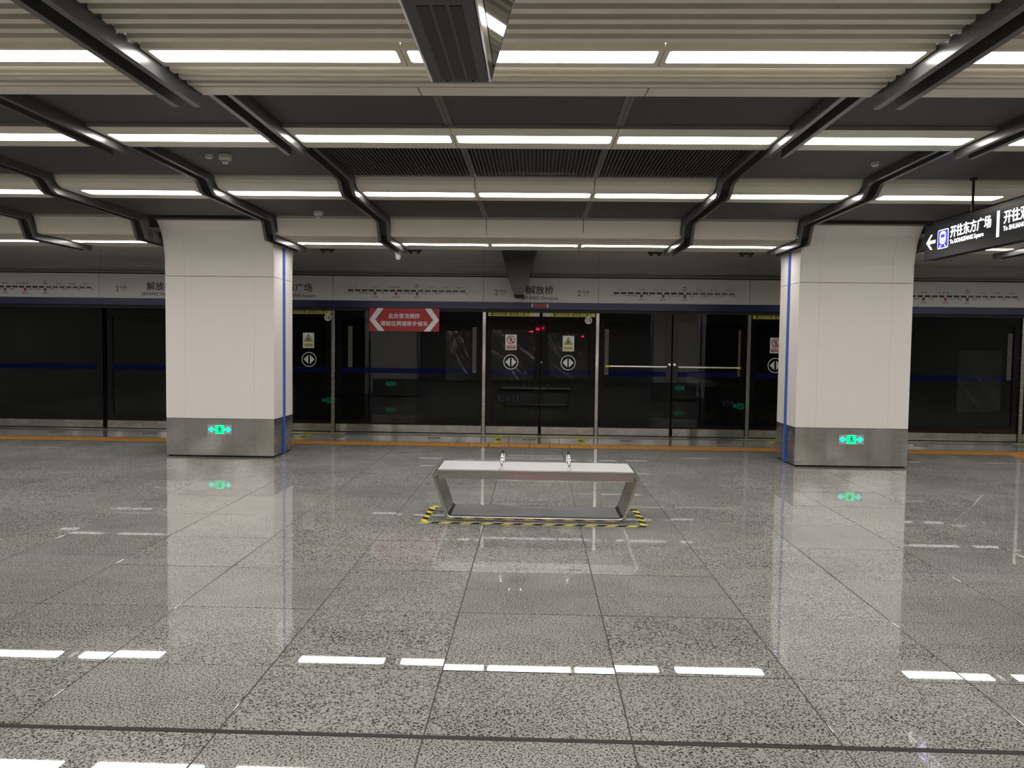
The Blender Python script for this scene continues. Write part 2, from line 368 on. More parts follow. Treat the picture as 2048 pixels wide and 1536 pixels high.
# ------------------------------------------------------------------ ceiling
ceil = MB().box(XL, XR, YB, 17.6, 3.4, 3.55).build('ceiling', M['void'], kind='structure')
ZL = 2.80
bays = []     # (x0, x1, modules, is column bay) relative to one column-to-column period centred on the clear bay
for p in (-1, 0, 1):
    c = X0 + p * PER
    bays += [(c - 1.752, c + 1.752, 3, False, p, 'centre'), (c - 3.14, c - 1.91, 1, False, p, 'left'), (c + 1.91, c + 3.14, 1, False, p, 'right')]
    if p < 1: bays.append((c + 3.31, c + 4.74, 1, True, p, 'column'))
mods = []
for (a, b, n, colbay, p, w) in bays:
    for k in range(n): mods.append((a + (b - a) * k / n, a + (b - a) * (k + 1) / n, colbay, p, w, k, n))
def inview(x0, x1, y): return x1 > -0.70 * y and x0 < 0.64 * y
def rep(cache, key, make, parent, loc, name):
    if key not in cache:
        o = make(); cache[key] = o.data; bpy.data.objects.remove(o)
    return link(name, cache[key], parent, loc)
cc = {}
G = 0.004
farst = MB()
for (x0, x1, colbay, p, w, k, n) in mods:
    cx = (x0 + x1) / 2; h = (x1 - x0) / 2 - G; key = round(h, 3)
    # A and C mesh bands, B ribbed band
    rep(cc, ('A', key), lambda: MB().box(-h, h, 0, 1.13, 0, 0.03).build('mesh_panel', M['dark']), ceil, (cx, 4.46, 3.012), 'mesh_panel')
    rep(cc, ('T2', key), lambda: MB().box(-h, h, 5.585, 5.599, 2.988, 3.012).build('edge_trim', M['cream_dark']), ceil, (cx, 0, 0), 'edge_trim')
    rep(cc, ('C', key), lambda: MB().box(-h, h, 0, 1.15, 0, 0.03).build('mesh_panel', M['dark']), ceil, (cx, 8.505, 3.02), 'mesh_panel')
    def ribbed():
        mb = MB().box(-h, h, 0, 1.50, 0.03, 0.05); q = 0.033; c = int(2 * h / q)
        for i in range(c):
            a = -c * q / 2 + i * q; mb.box(a + 0.005, a + 0.020, 0, 1.50, 0.0, 0.03)
        return mb.build('ribbed_panel', M['dark2'])
    if w == 'centre': rep(cc, ('B', key), ribbed, ceil, (cx, 6.30, 3.12), 'ribbed_panel')
    else: rep(cc, ('Bf', key), lambda: MB().box(-h, h, 0, 1.50, 0, 0.03).build('mesh_panel', M['dark']), ceil, (cx, 6.30, 3.12), 'mesh_panel')
    # curved cream panels beside rows 2 and 3
    curve3 = [(7.845, 3.13), (7.85, 3.085), (7.87, 3.052), (7.91, 3.026), (7.955, 3.012), (7.995, 3.01)]
    rep(cc, ('R3', key), lambda: MB().strip(curve3, 0.012, -h, h, 0).build('curved_panel', M['cream'], smooth=False), ceil, (cx, 0, 0), 'curved_panel')
    curve2 = [(6.145, 2.99), (6.19, 2.995), (6.24, 3.015), (6.27, 3.05), (6.285, 3.12)]
    rep(cc, ('R2', key), lambda: MB().strip([(y - 0.0, z) for y, z in curve2], 0.012, -h, h, 0).build('curved_panel', M['cream']), ceil, (cx, 0, 0), 'curved_panel')
    if not colbay:
        rep(cc, ('T4', key), lambda: MB().strip([(9.662, 3.022), (9.70, 2.998)], 0.012, -h, h, 0).build('edge_trim', M['cream_dark']), ceil, (cx, 0, 0), 'edge_trim')
        rep(cc, ('S4', key), lambda: MB().strip([(9.702, 2.997), (9.712, 2.975), (9.775, 2.815), (9.80, 2.80), (9.83, 2.80)], 0.012, -h, h, 0).build('sloped_panel', M['cream']), ceil, (cx, 0, 0), 'sloped_panel')
        rep(cc, ('S1', key), lambda: MB().strip([(4.213, 2.802), (4.27, 2.805), (4.32, 2.83), (4.43, 2.94), (4.45, 3.01)], 0.012, -h, h, 0).build('sloped_panel', M['cream']), ceil, (cx, 0, 0), 'sloped_panel')
        # edge board of the slatted zone (has module joints) and the farther one
        rep(cc, ('E1', key), lambda: MB().box(-h, h, 4.122, 4.211, 0, 0.03).build('edge_board', M['cream']), ceil, (cx, 0, ZL), 'edge_board')
        rep(cc, ('E4', key), lambda: MB().box(-h, h, 10.645, 11.05, 0, 0.03).build('edge_board', M['cream']), ceil, (cx, 0, ZL - 0.005), 'edge_board')
    rep(cc, ('T3', key), lambda: MB().strip([(7.805, 3.122), (7.845, 3.116)], 0.01, -h, h, 0).build('edge_trim', M['cream_dark']), ceil, (cx, 0, 0), 'edge_trim')
    # grey joint profiles between modules
    if k > 0:
        for y0, y1, z in ((4.5, 5.58, 3.004), (6.31, 7.79, 3.112), (8.51, 9.65, 3.012)):
            rep(cc, ('J', y0), lambda: MB().box(-0.028, -0.006, 0, y1 - y0, 0, 0.008).box(0.006, 0.028, 0, y1 - y0, 0, 0.008).box(-0.006, 0.006, 0, y1 - y0, 0.005, 0.008).build('joint_profile', M['trim_grey']), ceil, (x0, y0, z), 'joint_profile')
# slats: one length per bay
near_slats = [3.068, 3.166, 3.267, 3.366, 3.465] + [3.870, 3.967, 4.060]
far_slats = [9.87, 9.97, 10.07, 10.17, 10.27]
back_rows = [1.35, -1.0, -3.35]
for (a, b, n, colbay, p, w) in bays:
    cx = (a + b) / 2; h = (b - a) / 2 - G; key = round(h, 3)
    sl = lambda: MB().box(-h, h, 0, 0.046, 0, 0.022).build('slat', M['cream'])
    if not colbay:
        for y in near_slats + far_slats:
            if inview(a, b, y): rep(cc, ('sl', key), sl, ceil, (cx, y, ZL), 'slat')
            else: farst.box(a, b, y, y + 0.046, ZL, ZL + 0.022)
        rep(cc, ('bk', key), lambda: MB().box(-h, h, 2.99, 4.21, 0, 0.02).build('shaded_slat_backing', M['cream_dark']), ceil, (cx, 0, ZL + 0.075), 'shaded_slat_backing')  # backing coloured dark to put shade into the gaps between slats
        rep(cc, ('bf', key), lambda: MB().box(-h, h, 9.84, 11.05, 0, 0.02).build('shaded_slat_backing', M['cream_dark']), ceil, (cx, 0, ZL + 0.075), 'shaded_slat_backing')
    y = 2.985
    while y > YB + 0.1:
        y -= 0.1
        if any(abs(y + 0.024 - r) < 0.15 for r in back_rows): continue
        farst.box(a, b, y, y + 0.046, ZL, ZL + 0.022)
    farst.box(a, b, YB, 2.99, ZL + 0.075, ZL + 0.095)
farst.build('slat', M['cream'], ceil, kind='stuff')

# ------------------------------------------------------------------ strip lights
rows = [  # name, y of diffuser centre, half width, housing y0,y1, z, label text
    ('nearest row', 3.687, 0.074, 3.584, 3.822, ZL, 'nearest-row'),
    ('second row', 5.90, 0.10, 5.60, 6.14, 2.99, 'second-row'),
    ('third row', 8.175, 0.115, 8.0, 8.49, 3.01, 'third-row'),
    ('farthest row', 10.53, 0.11, 10.36, 10.64, ZL - 0.005, 'farthest-row')]
lc = {}
def light_mesh(h, yc, hw, y0, y1):
    k = (round(h, 3), yc)
    if k not in lc:
        mg = 0.022 if h < 0.6 else (0.034 if h < 0.65 else 0.125); rd = 0.014 if yc < 5 else (0.022 if yc < 7 else 0.04)
        inn = rrect(-h + mg, h - mg, yc - hw, yc + hw, rd)
        out = to_rect(inn, -h, h, y0, y1)
        a = MB().ring(out, inn, 0, 0.03, 2).build('housing', M['cream'])
        inn2 = rrect(-h + mg + .001, h - mg - .001, yc - hw + 0.001, yc + hw - 0.001, rd)
        b = MB().prism(inn2, 0.006, 0.028, 2).build('diffuser', M['diffuser'])
        lc[k] = (a.data, b.data); bpy.data.objects.remove(a); bpy.data.objects.remove(b)
    return lc[k]
def bayname(p, w, k, n):
    if p == 0 and w == 'centre': return '%s one of three between the central ribs' % ('left', 'middle', 'right')[k]
    if p == 0 and w == 'left': return 'just left of the left central rib'
    if p == 0 and w == 'right': return 'just right of the right central rib'
    if w == 'column': return 'in line with the %s white column' % ('left' if p < 0 else 'right')
    if p == -1 and w == 'right': return 'beyond the left column towards the left edge'
    if p == 1 and w == 'left': return 'beyond the right column towards the right edge'
    if p == -1: return 'at the far left edge of the photo'
    return 'at the far right edge of the photo'
for (rn, yc, hw, y0, y1, z, lab) in rows:
    for (x0, x1, colbay, p, w, k, n) in mods:
        if colbay and z < 2.9: continue
        cx = (x0 + x1) / 2; h = (x1 - x0) / 2 - 0.003
        a, b = light_mesh(h, yc, hw, y0, y1)
        if inview(x0, x1, yc): L = '%s strip light, %s' % (lab, bayname(p, w, k, n))
        else: L = 'cream strip light outside the photo, continuing the ' + rn
        t = thing('strip_light', L, 'ceiling light', (cx, 0, z), 0, 'strip lights of the ' + rn)
        link('housing', a, t); link('diffuser', b, t)
for yc in back_rows:
    for (a_, b_, n, colbay, p, w) in bays:
        cx = (a_ + b_) / 2; h = (b_ - a_) / 2 - 0.003
        a, b = light_mesh(h, 0.0, 0.085, -0.12, 0.12)
        t = thing('strip_light', 'cream strip light behind the camera', 'ceiling light', (cx, yc, ZL), 0, 'strip lights behind the camera')
        link('housing', a, t); link('diffuser', b, t)

# ------------------------------------------------------------------ ribs (double dark beams)
def rib_bits():
    fl = MB(); web = MB(); wd = 0.034
    seg3 = [(6.19, 3.06), (7.70, 3.06), (7.755, 3.05), (7.81, 3.005), (7.86, 2.965), (7.92, 2.945), (9.60, 2.945), (9.64, 2.935), (9.75, 2.745), (9.79, 2.73), (11.0, 2.73)]
    for s in (-1, 1):
        a, b = sorted((s * 0.074, s * (0.074 - wd)))
        fl.box(a, b, YB + 0.1, 4.25, 2.735, 2.89).box(a, b, 4.25, 6.19, 2.935, 3.09).strip(seg3, 0.14, a, b, 0)
    i = 0.074 - wd
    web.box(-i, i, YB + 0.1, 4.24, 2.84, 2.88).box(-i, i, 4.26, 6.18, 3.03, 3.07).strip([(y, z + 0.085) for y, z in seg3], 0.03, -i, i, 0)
    return fl, web
rib_x = []
for p in (-1, 0, 1):
    for d in (-3.225, -1.83, 1.83, 3.225): rib_x.append((X0 + p * PER + d, p, d))
rc = {}
names = {(0, -1.83): 'left central rib, a dark grey double beam stepping down towards the screen doors', (0, 1.83): 'right central rib, a dark grey double beam stepping down towards the screen doors',
         (0, -3.225): 'dark grey double ceiling rib touching the right side of the left column', (0, 3.225): 'dark grey double ceiling rib touching the left side of the right column',
         (-1, 3.225): 'dark grey double ceiling rib passing left of the left column', (1, -3.225): 'dark grey double ceiling rib passing right of the right column, behind the hanging sign',
         (-1, 1.83): 'leftmost dark grey double ceiling rib, ending near the left edge', (1, -1.83): 'rightmost dark grey double ceiling rib, at the right edge'}
for x, p, d in rib_x:
    L = names.get((p, d), 'dark grey double ceiling rib outside the photo')
    t = thing('ceiling_rib', L, 'beam', (x, 0, 0), 0, 'dark double ribs across the ceiling')
    if not rc:
        fl, web = rib_bits(); rc['f'] = fl.build('flange', M['rib'], t).data; rc['w'] = web.build('web', M['rib_in'], t).data
    else: link('flange', rc['f'], t); link('web', rc['w'], t)

# ------------------------------------------------------------------ columns
def column(xc, yf, side, label):
    """side +1: column body runs to +Y from its camera-facing side"""
    t = thing('column', label, 'column', (xc, yf, 0), 0 if side > 0 else PI, 'white clad columns')
    hw, D = 0.703, 0.78; zs = 0.50; zm = 2.325; g = 0.003
    T = 0.02
    MB().box(-hw + .04, hw - .04, 0.04, D - .04, 0.0, 3.015).build('core', M['black'], t)
    fl = [(0.0, 2.55), (-0.02, 2.66), (-0.06, 2.78), (-0.12, 2.90), (-0.20, 2.985), (-0.215, 3.0)]
    cuts = [(-hw, -0.450), (-0.450, 0.447), (0.447, hw)]
    for face in (0, 1):
        def fy(y): return y if face == 0 else D - y
        for a, b in cuts:
            s = sorted((fy(0.0), fy(T)))
            MB().box(a + g * .3, b - g * .3, s[0], s[1], 0.025, zs - g).build('plinth_panel', M['steel'], t)
            MB().box(a + g * .3, b - g * .3, s[0], s[1], zs + g, zm - g).build('cladding_panel', M['white_panel'], t)
            line = [(fy(0.0), zm + g)] + [(fy(y), z) for y, z in fl]
            e = T + 0.0015; MB().strip(line, -T if face == 0 else T, max(a + g * .3, -hw + e), min(b - g * .3, hw - e), 0).build('flared_panel', M['white_panel'], t)
        # soffit lip above the flare
        s = sorted((fy(-0.20), fy(-0.275))); MB().box(-hw, hw, s[0], s[1], 3.002, 3.016).build('top_trim', M['cream_dark'], t)
    for sx in (-1, 1):
        x0, x1 = sorted((sx * hw, sx * (hw - T)))
        # side faces, split by the blue strip, following the flare at the top
        for half in (0, 1):
            y0, y1 = ((T + 0.001, 0.355) if half == 0 else (0.405, D - T - 0.001))
            MB().box(x0, x1, y0, y1, 0.025, zs - g).build('plinth_panel', M['steel'], t)
            MB().box(x0, x1, y0, y1, zs + g, zm - g).build('cladding_panel', M['white_panel'], t)
            if half == 0: poly = [(0.355, zm + g), (0.355, 3.0), (-0.215, 3.0)] + [(y, z) for y, z in reversed(fl[:-1])] + [(0.0, zm + g)]
            else: poly = [(0.405, zm + g), (0.405, 3.0), (D + 0.215, 3.0)] + [(D - y, z) for y, z in reversed(fl[:-1])] + [(D, zm + g)]
            MB().prism(poly, x0, x1, 0).build('flared_side', M['white_panel'], t)
        xb = sorted((sx * (hw + 0.022), sx * (hw - T - 0.01)))
        MB().box(xb[0], xb[1], 0.357, 0.403, 0.012, 3.0).build('blue_strip', M['blue'], t)
    MB().box(-hw + .02, hw - .02, 0.02, D - .02, 0.0, 0.025).build('base', M['black'], t)
    return t
column(X0 - PER / 2, 10.17, 1, 'white clad column left of the bench, blue strip on its right side')
column(X0 + PER / 2, 10.17, 1, 'white clad column right of the bench, behind the hanging sign, blue strip on its left side')
for s in (-1, 1): column(X0 + s * PER / 2, 4.27, -1, 'white clad column outside the photo, %s of the camera' % ('left' if s < 0 else 'right'))

def man(mb, s, x, z, y):
    """running figure of the exit pictogram, drawn as thin plates in the x-z plane"""
    P = lambda pts: mb.prism([(x + a * s, z + b * s) for a, b in pts], y, y + 0.001, 1)
    mb.prism(circ(x + 0.02 * s, z + 0.36 * s, 0.085 * s, 10), y, y + 0.001, 1)
    P([(-0.14, 0.24), (0.10, 0.27), (0.10, -0.02), (-0.06, -0.04)]); P([(-0.06, -0.04), (0.10, -0.02), (0.02, -0.22), (-0.16, -0.42), (-0.24, -0.36), (-0.08, -0.16)])
    P([(0.02, -0.04), (0.12, -0.02), (0.30, -0.12), (0.26, -0.42), (0.17, -0.42), (0.19, -0.2)]); P([(-0.14, 0.24), (-0.30, 0.06), (-0.24, 0.02), (-0.08, 0.16)]); P([(0.08, 0.26), (0.32, 0.10), (0.28, 0.05), (0.08, 0.16)])
def exit_sign(x, y, z, rz, label):
    t = thing('exit_sign', label, 'sign', (x, y, z), rz, 'green exit signs on column plinths')
    MB().ring(to_rect(rrect(-.158, .158, -.062, .062, .004), -.170, .170, -.074, .074), rrect(-.158, .158, -.062, .062, .004), -0.006, 0.0, 1).build('frame', M['steel'], t)
    MB().box(-0.16, 0.16, -0.003, 0.0, -0.064, 0.064).build('plate', M['exit_plate'], t)
    sq = MB().box(-0.058, 0.058, -0.005, -0.003, -0.056, 0.056).build('door_pictogram', M['exit_g'], t)
    mb = MB(); man(mb, 0.10, 0.0, 0.0, -0.0065); mb.box(-0.05, -0.045, -0.0065, -0.0055, -0.045, 0.045); mb.build('running_figure', M['exit_d'], sq)
    for s in (-1, 1):
        MB().prism([(s * 0.152, 0), (s * 0.118, 0.034), (s * 0.088, 0.034), (s * 0.10, 0.013), (s * 0.064, 0.013), (s * 0.064, -0.013), (s * 0.10, -0.013), (s * 0.088, -0.034), (s * 0.118, -0.034)], -0.005, -0.003, 1).build('arrow', M['exit_c'], t)
    return t
exit_sign(X0 - PER / 2 - 0.005, 10.168, 0.36, 0, 'lit green exit sign on the steel plinth of the left column')
exit_sign(X0 + PER / 2, 10.168, 0.36, 0, 'lit green exit sign on the steel plinth of the right column')
for s in (-1, 1):
    exit_sign(X0 + s * PER / 2, 10.952, 0.36, PI, 'green exit sign on the rear plinth of the %s column, seen only reflected' % ('left' if s < 0 else 'right'))
    exit_sign(X0 + s * PER / 2, 4.272, 0.36, PI, 'green exit sign on the %s column beside the camera, seen only reflected' % ('left' if s < 0 else 'right'))

# ------------------------------------------------------------------ platform screen: header
head = MB().box(XL, XR, 13.30, 13.42, 2.035, 2.66).build('wall_header', M['black'], kind='structure')
MB().box(XL, XR, 13.24, 13.30, 2.086, 2.196).build('blue_band', M['blue_dk'], head)
MB().box(XL, XR, 13.25, 13.30, 2.625, 2.645).build('header_trim', M['cream_dark'], head)
hj = [-9.75, -7.33, -5.25, -3.38, -0.88, 1.015, 3.49, 5.36, 7.91, 9.78, 12.1]
stations = ['东方广场', '乙三街', '东环城路', '东盛大街', '吉林大路', '平泉路', '东大桥', '解放大路', '文化广场', '建设街', '解放桥', '平阳街', '宽平大桥', '景阳广场', '西环城路', '西湖', '长春西站', '双丰']
above = {1, 4, 6, 7, 10, 12, 14, 16}
def line_map(pan, cx, wd=1.99, dz=0.0):
    y = 13.252; zl = 2.37 + dz; st = wd / 17; xl = cx - wd / 2
    MB().box(xl, xl + 10 * st, y - .002, y, zl - 0.015, zl + 0.015).build('route_line', M['black_ink'], pan)
    MB().box(xl + 10 * st, xl + 17 * st, y - .002, y, zl - 0.015, zl + 0.015).build('route_line', M['grey_ink'], pan)
    dots = MB(); big = MB()
    for i in range(18):
        x = xl + i * st; tr = i in (4, 7, 10)
        dots.prism(circ(x, zl, 0.0165 if tr else 0.0125, 12), y - 0.004, y - 0.002, 1)
        ink = M['black_ink'] if i <= 10 else M['grey_ink']
        text('station_name', stations[i], 0.027, (x, y - 0.001, zl + (0.058 if i in above else -0.042)), ink, pan)
        if tr:
            big.cur = 0 if i != 7 else 1
            big.prism([(x - 0.02, zl - 0.02), (x - 0.02, zl - 0.06), (x - 0.012, zl - 0.073), (x + 0.012, zl - 0.073), (x + 0.02, zl - 0.06), (x + 0.02, zl - 0.02)], y - 0.003, y - 0.001, 1)
            text('station_name', stations[i], 0.027, (x, y - 0.001, zl - 0.105), M['black_ink'], pan)
            text('line_number', {4: '4', 7: '1', 10: '3'}[i], 0.032, (x, y - 0.0045, zl - 0.047), M['white_ink'], pan)
    big.build('transfer_mark', [M['black_ink'], M['red_ink']], pan); dots.build('station_dots', M['white_ink'], pan)
    x = xl + 10 * st
    MB().prism([(x - 0.03, zl + .098), (x - 0.008, zl + .11), (x - 0.008, zl + .103), (x + 0.025, zl + .103), (x + 0.025, zl + .093), (x - 0.008, zl + .093), (x - 0.008, zl + .086)], y - 0.002, y, 1).build('direction_arrow', M['black_ink'], pan)
def station_label(pan, cx, zh, en, two_l, two_r, dzc=0):
    y = 13.251
    text('lettering', zh, 0.148, (cx, y, 2.392), M['black_ink'], pan, bold=0.002)
    text('lettering', en, 0.078, (cx, y, 2.272), M['black_ink'], pan, bold=0.0008)
    for xx, f in ((cx - 0.665, two_l), (cx + 0.70, two_r)):
        if f:
            text('lettering', '2', 0.13, (xx - 0.055, y, 2.352), M['black_ink'], pan)
            text('lettering', '号线', 0.062, (xx + 0.05, y, 2.372), M['black_ink'], pan)
            text('lettering', 'Line 2', 0.030, (xx + 0.05, y, 2.325), M['black_ink'], pan)
for i in range(len(hj) - 1):
    a, b = hj[i], hj[i + 1]
    pan = MB().box(a + 0.003, b - 0.003, 13.252, 13.30, 2.2, 2.606).build('header_panel', M['fascia'], head)
    if i == 0: line_map(pan, -8.42, 1.95)
    if i == 1: station_label(pan, -6.30, '解放桥', 'JIEFANG Overpass', True, True)
    if i == 2: station_label(pan, -4.02, '东方广场', 'DONGFANG Square', True, False)
    if i == 3: line_map(pan, -2.155, 1.98)
    if i == 4: station_label(pan, 0.055, '解放桥', 'JIEFANG Overpass', True, True)
    if i == 5: line_map(pan, 2.25, 2.0)
    if i == 7: line_map(pan, 6.81, 1.98)
text('lettering', '往', 0.148, (-0.262, 13.251, 2.392), M['black_ink'], [c for c in head.children if c.name.startswith('header_panel')][4], bold=0.002)
# grey ribbed upper wall
uw = MB().box(XL, XR, 13.34, 13.5, 2.66, 3.4).build('wall_upper', M['black'], kind='structure')
for i in range(len(hj) - 1):
    a, b = hj[i], hj[i + 1]; mb = MB().box(a + 0.003, b - 0.003, 13.325, 13.34, 2.655, 3.39)
    z = 2.665
    while z < 3.38: mb.box(a + 0.003, b - 0.003, 13.315, 13.325, z, z + 0.013); z += 0.022
    mb.build('ribbed_panel', M['wall_grey'], uw)
MB().box(XL, XR, 13.24, 13.36, 2.646, 2.662).build('ledge', M['trim_grey'], uw)

# ------------------------------------------------------------------ platform screen: doors, fixed panes, posts
ZT = 2.035; YG = 13.30
def leaf(parent, x0, x1, kx=(0, 0), label=None, kick=True, blue=True, name='door_leaf', fw_=0.075, glass_x=None):
    """black framed glass leaf with a steel kick plate"""
    a, b = x0 + 0.004, x1 - 0.004; z0, z1 = 0.14, ZT
    inn = rrect(a + fw_, b - fw_, z0 + 0.12, z1 - 0.13, 0.01)
    f = MB().ring(to_rect(inn, a, b, z0, z1), inn, YG - 0.02, YG + 0.02, 1).build(name, M['frame_blk'], parent)
    MB().box(a + fw_, b - fw_, YG - 0.006, YG + 0.002, z0 + 0.12, z1 - 0.13).build('glass', M['glass'], f)
    if kick: MB().box(a + kx[0], b - kx[1], YG - 0.035, YG + 0.02, 0.02, z0).build('kick_plate', M['steel'], f)
    if blue: MB().box(a + fw_, b - fw_, YG - 0.0075, YG - 0.0065, 1.0, 1.085).build('blue_film_stripe', M['blue_film'], f)
    return f
def open_mark(f, x, z, y=YG - 0.024):
    MB().ring(circ(x, z, 0.124, 32), circ(x, z, 0.112, 32), y - 0.002, y, 1).build('mark_ring', M['tick_white'], f)
    mb = MB()
    for s in (-1, 1): mb.prism([(x + s * 0.014, z + 0.078), (x + s * 0.014, z - 0.078), (x + s * 0.092, z)], y - 0.002, y, 1)
    mb.build('opening_arrows', M['tick_white'], f)
def notice(f, x, z, kind, y=YG - 0.024):
    MB().box(x - 0.094, x + 0.094, y - 0.001, y, z - 0.128, z + 0.128).build('notice', M['tick_white'], f)
    yy = y - 0.003
    if kind == 'stop':
        MB().ring(circ(x, z + 0.04, 0.070, 28), circ(x, z + 0.04, 0.057, 28), yy, yy + .001, 1).prism([(x - .052, z + .085), (x - .043, z + .094), (x + .052, z - .005), (x + .043, z - .014)], yy, yy + .001, 1).build('prohibition_mark', M['red_ink'], f)
        mb = MB(); man(mb, 0.11, x, z + 0.035, yy + 0.0008); mb.build('figure', M['black_ink'], f)
        MB().box(x - .074, x + .074, yy, yy + .001, z - .108, z - .052).build('caption_bar', M['red_ink'], f)
        text('lettering', '禁止倚靠', 0.032, (x, yy - .0005, z - .074), M['white_ink'], f); text('lettering', 'No leaning', 0.017, (x, yy - .0005, z - .098), M['white_ink'], f)
    else:
        MB().prism([(x - .075, z - .018), (x + .075, z - .018), (x, z + .108)], yy + .0005, yy + .001, 1).build('triangle_border', M['black_ink'], f)
        MB().prism([(x - .058, z - .008), (x + .058, z - .008), (x, z + .089)], yy - .0005, yy, 1).build('warning_triangle', M['yellow'], f)
        MB().prism([(x - .03, z + .01), (x + .004, z + .052), (x + .014, z + .044), (x + .006, z + .03), (x + .03, z + .004), (x - .02, z + .002)], yy - .0012, yy - .0006, 1).box(x - .012, x - .006, yy - .0012, yy - .0006, z + .04, z + .062).build('hand_mark', M['black_ink'], f)
        MB().box(x - .074, x + .074, yy, yy + .001, z - .108, z - .052).build('caption_bar', M['yellow'], f)
        text('lettering', '当心夹手', 0.032, (x, yy - .0005, z - .074), M['black_ink'], f); text('lettering', 'Mind your hand', 0.015, (x, yy - .0005, z - .098), M['black_ink'], f)
def yellow_label(f, x0, x1, icon_right, z=2.0):
    y = YG - 0.024
    MB().box(x0, x1, y - .001, y, z - 0.030, z + 0.030).build('warning_label', M['yellow'], f)
    ic = (x1 - 0.125, x1 - 0.01) if icon_right else (x0 + 0.01, x0 + 0.125)
    MB().box(ic[0], ic[1], y - .002, y - .001, z - 0.026, z + 0.026).build('icon_patch', M['tick_white'], f)
    mb = MB(); man(mb, 0.05, ic[0] + 0.03, z, y - 0.003); mb.build('figure', M['grey_ink'], f)
    mb = MB(); man(mb, 0.05, ic[1] - 0.03, z, y - 0.003); mb.build('figure', M['red_ink'], f)
    cx = (x0 + ic[0]) / 2 if icon_right else (ic[1] + x1) / 2
    text('lettering', '警示灯闪烁 请勿抢上抢下', 0.056, (cx, y - .002, z), M['black_ink'], f, bold=0.0012, sx=1.02)
for (a, b, num) in doors:
    lab = {16: 'sliding glass screen door 16, half hidden by the left column', 15: 'sliding glass screen door 15 behind the bench', 14: 'sliding glass screen door cut off by the left side of the right column', 13: 'sliding glass screen door beyond the right edge of the photo'}[num]
    t = thing('sliding_door', lab, 'door', (0, 0, 0), 0, 'platform screen doors')
    c = (a + b) / 2
    l = leaf(t, a + 0.035, c - 0.003, (0, 0.018)); r = leaf(t, c + 0.003, b - 0.035, (0.018, 0))
    notice(l, a + 0.445, 1.54, 'stop'); open_mark(l, a + 0.445, 1.213)
    notice(r, b - 0.475 if num != 16 else b - 0.42, 1.53, 'hand'); open_mark(r, b - 0.475 if num != 16 else b - 0.41, 1.213)
    yellow_label(l, a + 0.06, c - 0.022, True); yellow_label(r, c + 0.03, b - 0.042, False)
    MB().prism(circ(b - 0.15 if num != 16 else b - 0.095, 1.915, 0.060, 28), YG - .026, YG - .023, 1).build('number_disc', M['tick_white'], r)
    text('lettering', str(num), 0.095, (b - 0.15 if num != 16 else b - 0.095, YG - .0265, 1.915), M['black_ink'], r, bold=0.002)
    MB().prism(circ(c + 0.018, 1.215, 0.016, 12), YG - .05, YG - .02, 1).build('lock_knob', M['chrome'], r)
    # door lamp on the blue band
    w = thing('door_lamp', 'unlit red door lamp with white end caps above %s' % ('screen door %d' % num), 'lamp', (c - 0.02, 13.24, 2.148), 0, 'red lamps over the screen doors')
    MB().box(-0.115, 0.115, -0.035, 0, -0.028, 0.028).build('lens', M['red_lens'], w)
    for s in (-1, 1): MB().box(*sorted((s * 0.117, s * 0.138)), -0.038, 0, -0.030, 0.030).build('end_cap', M['tick_white'], w)
# posts
def post(x, label):
    t = MB().box(x - 0.028, x + 0.028, 13.235, 13.33, 0.004, 2.034)
    o = t.build('screen_post', M['steel'], bevel=0.004); o['label'] = label; o['category'] = 'post'; o['group'] = 'steel posts of the platform screen'
for x, L in ((-5.25, 'steel screen post hidden by the left column'), (-3.38, 'steel screen post right of door number 16'), (-0.86, 'steel screen post left of door number 15'), (1.01, 'steel screen post right of door number 15'),
             (3.49, 'steel screen post just left of the right column'), (5.36, 'steel screen post hidden by the right column'), (7.91, 'steel screen post at the right edge of the photo'), (9.78, 'steel screen post beyond the right edge of the photo')): post(x, L)
# fixed panes
def vsticker(f, x, z0=1.02, z1=1.78):
    y = YG - 0.0085
    MB().box(x - 0.036, x + 0.036, y - .001, y, z0, z1).build('strip_sticker', mat_st, f)
    for i, ch in enumerate('应急门推杆开启'):
        text('lettering', ch, 0.055, (x, y - .0015, z1 - 0.07 - i * 0.104), M['black_ink'], f)
mat_st = mat('dim_olive_sticker', (0.065, 0.065, 0.036), 0.6)
def fixed(x0, x1, label):
    t = thing('fixed_screen', label, 'glass screen', (0, 0, 0), 0, 'fixed glass panes of the platform screen')
    return t, leaf(t, x0 + 0.035, x1 - 0.035, name='frame', fw_=0.09)
t, f = fixed(-3.38, -0.86, 'dark fixed glass screen behind the red banner')
vsticker(f, -1.02); vsticker(f, -3.1, 1.1)
t = thing('emergency_door', 'pair of dark glass emergency doors with push bars, right of door 15', 'door', (0, 0, 0), 0)
cL = 2.245
for a, b, s in ((1.045, cL - 0.008, -1), (cL + 0.008, 3.455, 1)):
    f = leaf(t, a, b, (0, 0.014) if s < 0 else (0.014, 0), name='door_leaf', fw_=0.085)
    vsticker(f, 1.165 if s < 0 else 3.365)
    xa, xb = (1.15, 2.155) if s < 0 else (2.345, 3.36)
    MB().tube([(xa, 13.225, 1.165), (xb, 13.225, 1.165)], 0.015, 10).box(xa, xa + .03, 13.225, 13.285, 1.15, 1.18).box(xb - .03, xb, 13.225, 13.285, 1.15, 1.18).build('push_bar', M['steel_seat'], f)
    xe = xa if s < 0 else xb - 0.07
    MB().box(xe - .002, xe + 0.07, 13.205, 13.245, 1.148, 1.182).build('bar_end', M['yellow'], f)
    MB().prism(circ(cL + s * 0.04, 1.205, 0.022, 16), YG - .045, YG - .02, 1).build('lock_knob', M['chrome'], f)
t, f = fixed(5.36, 7.91, 'dark fixed glass screen right of the right column'); vsticker(f, 7.72)
t, f = fixed(-7.26, -5.25, 'dark glass screen just left of the left column')
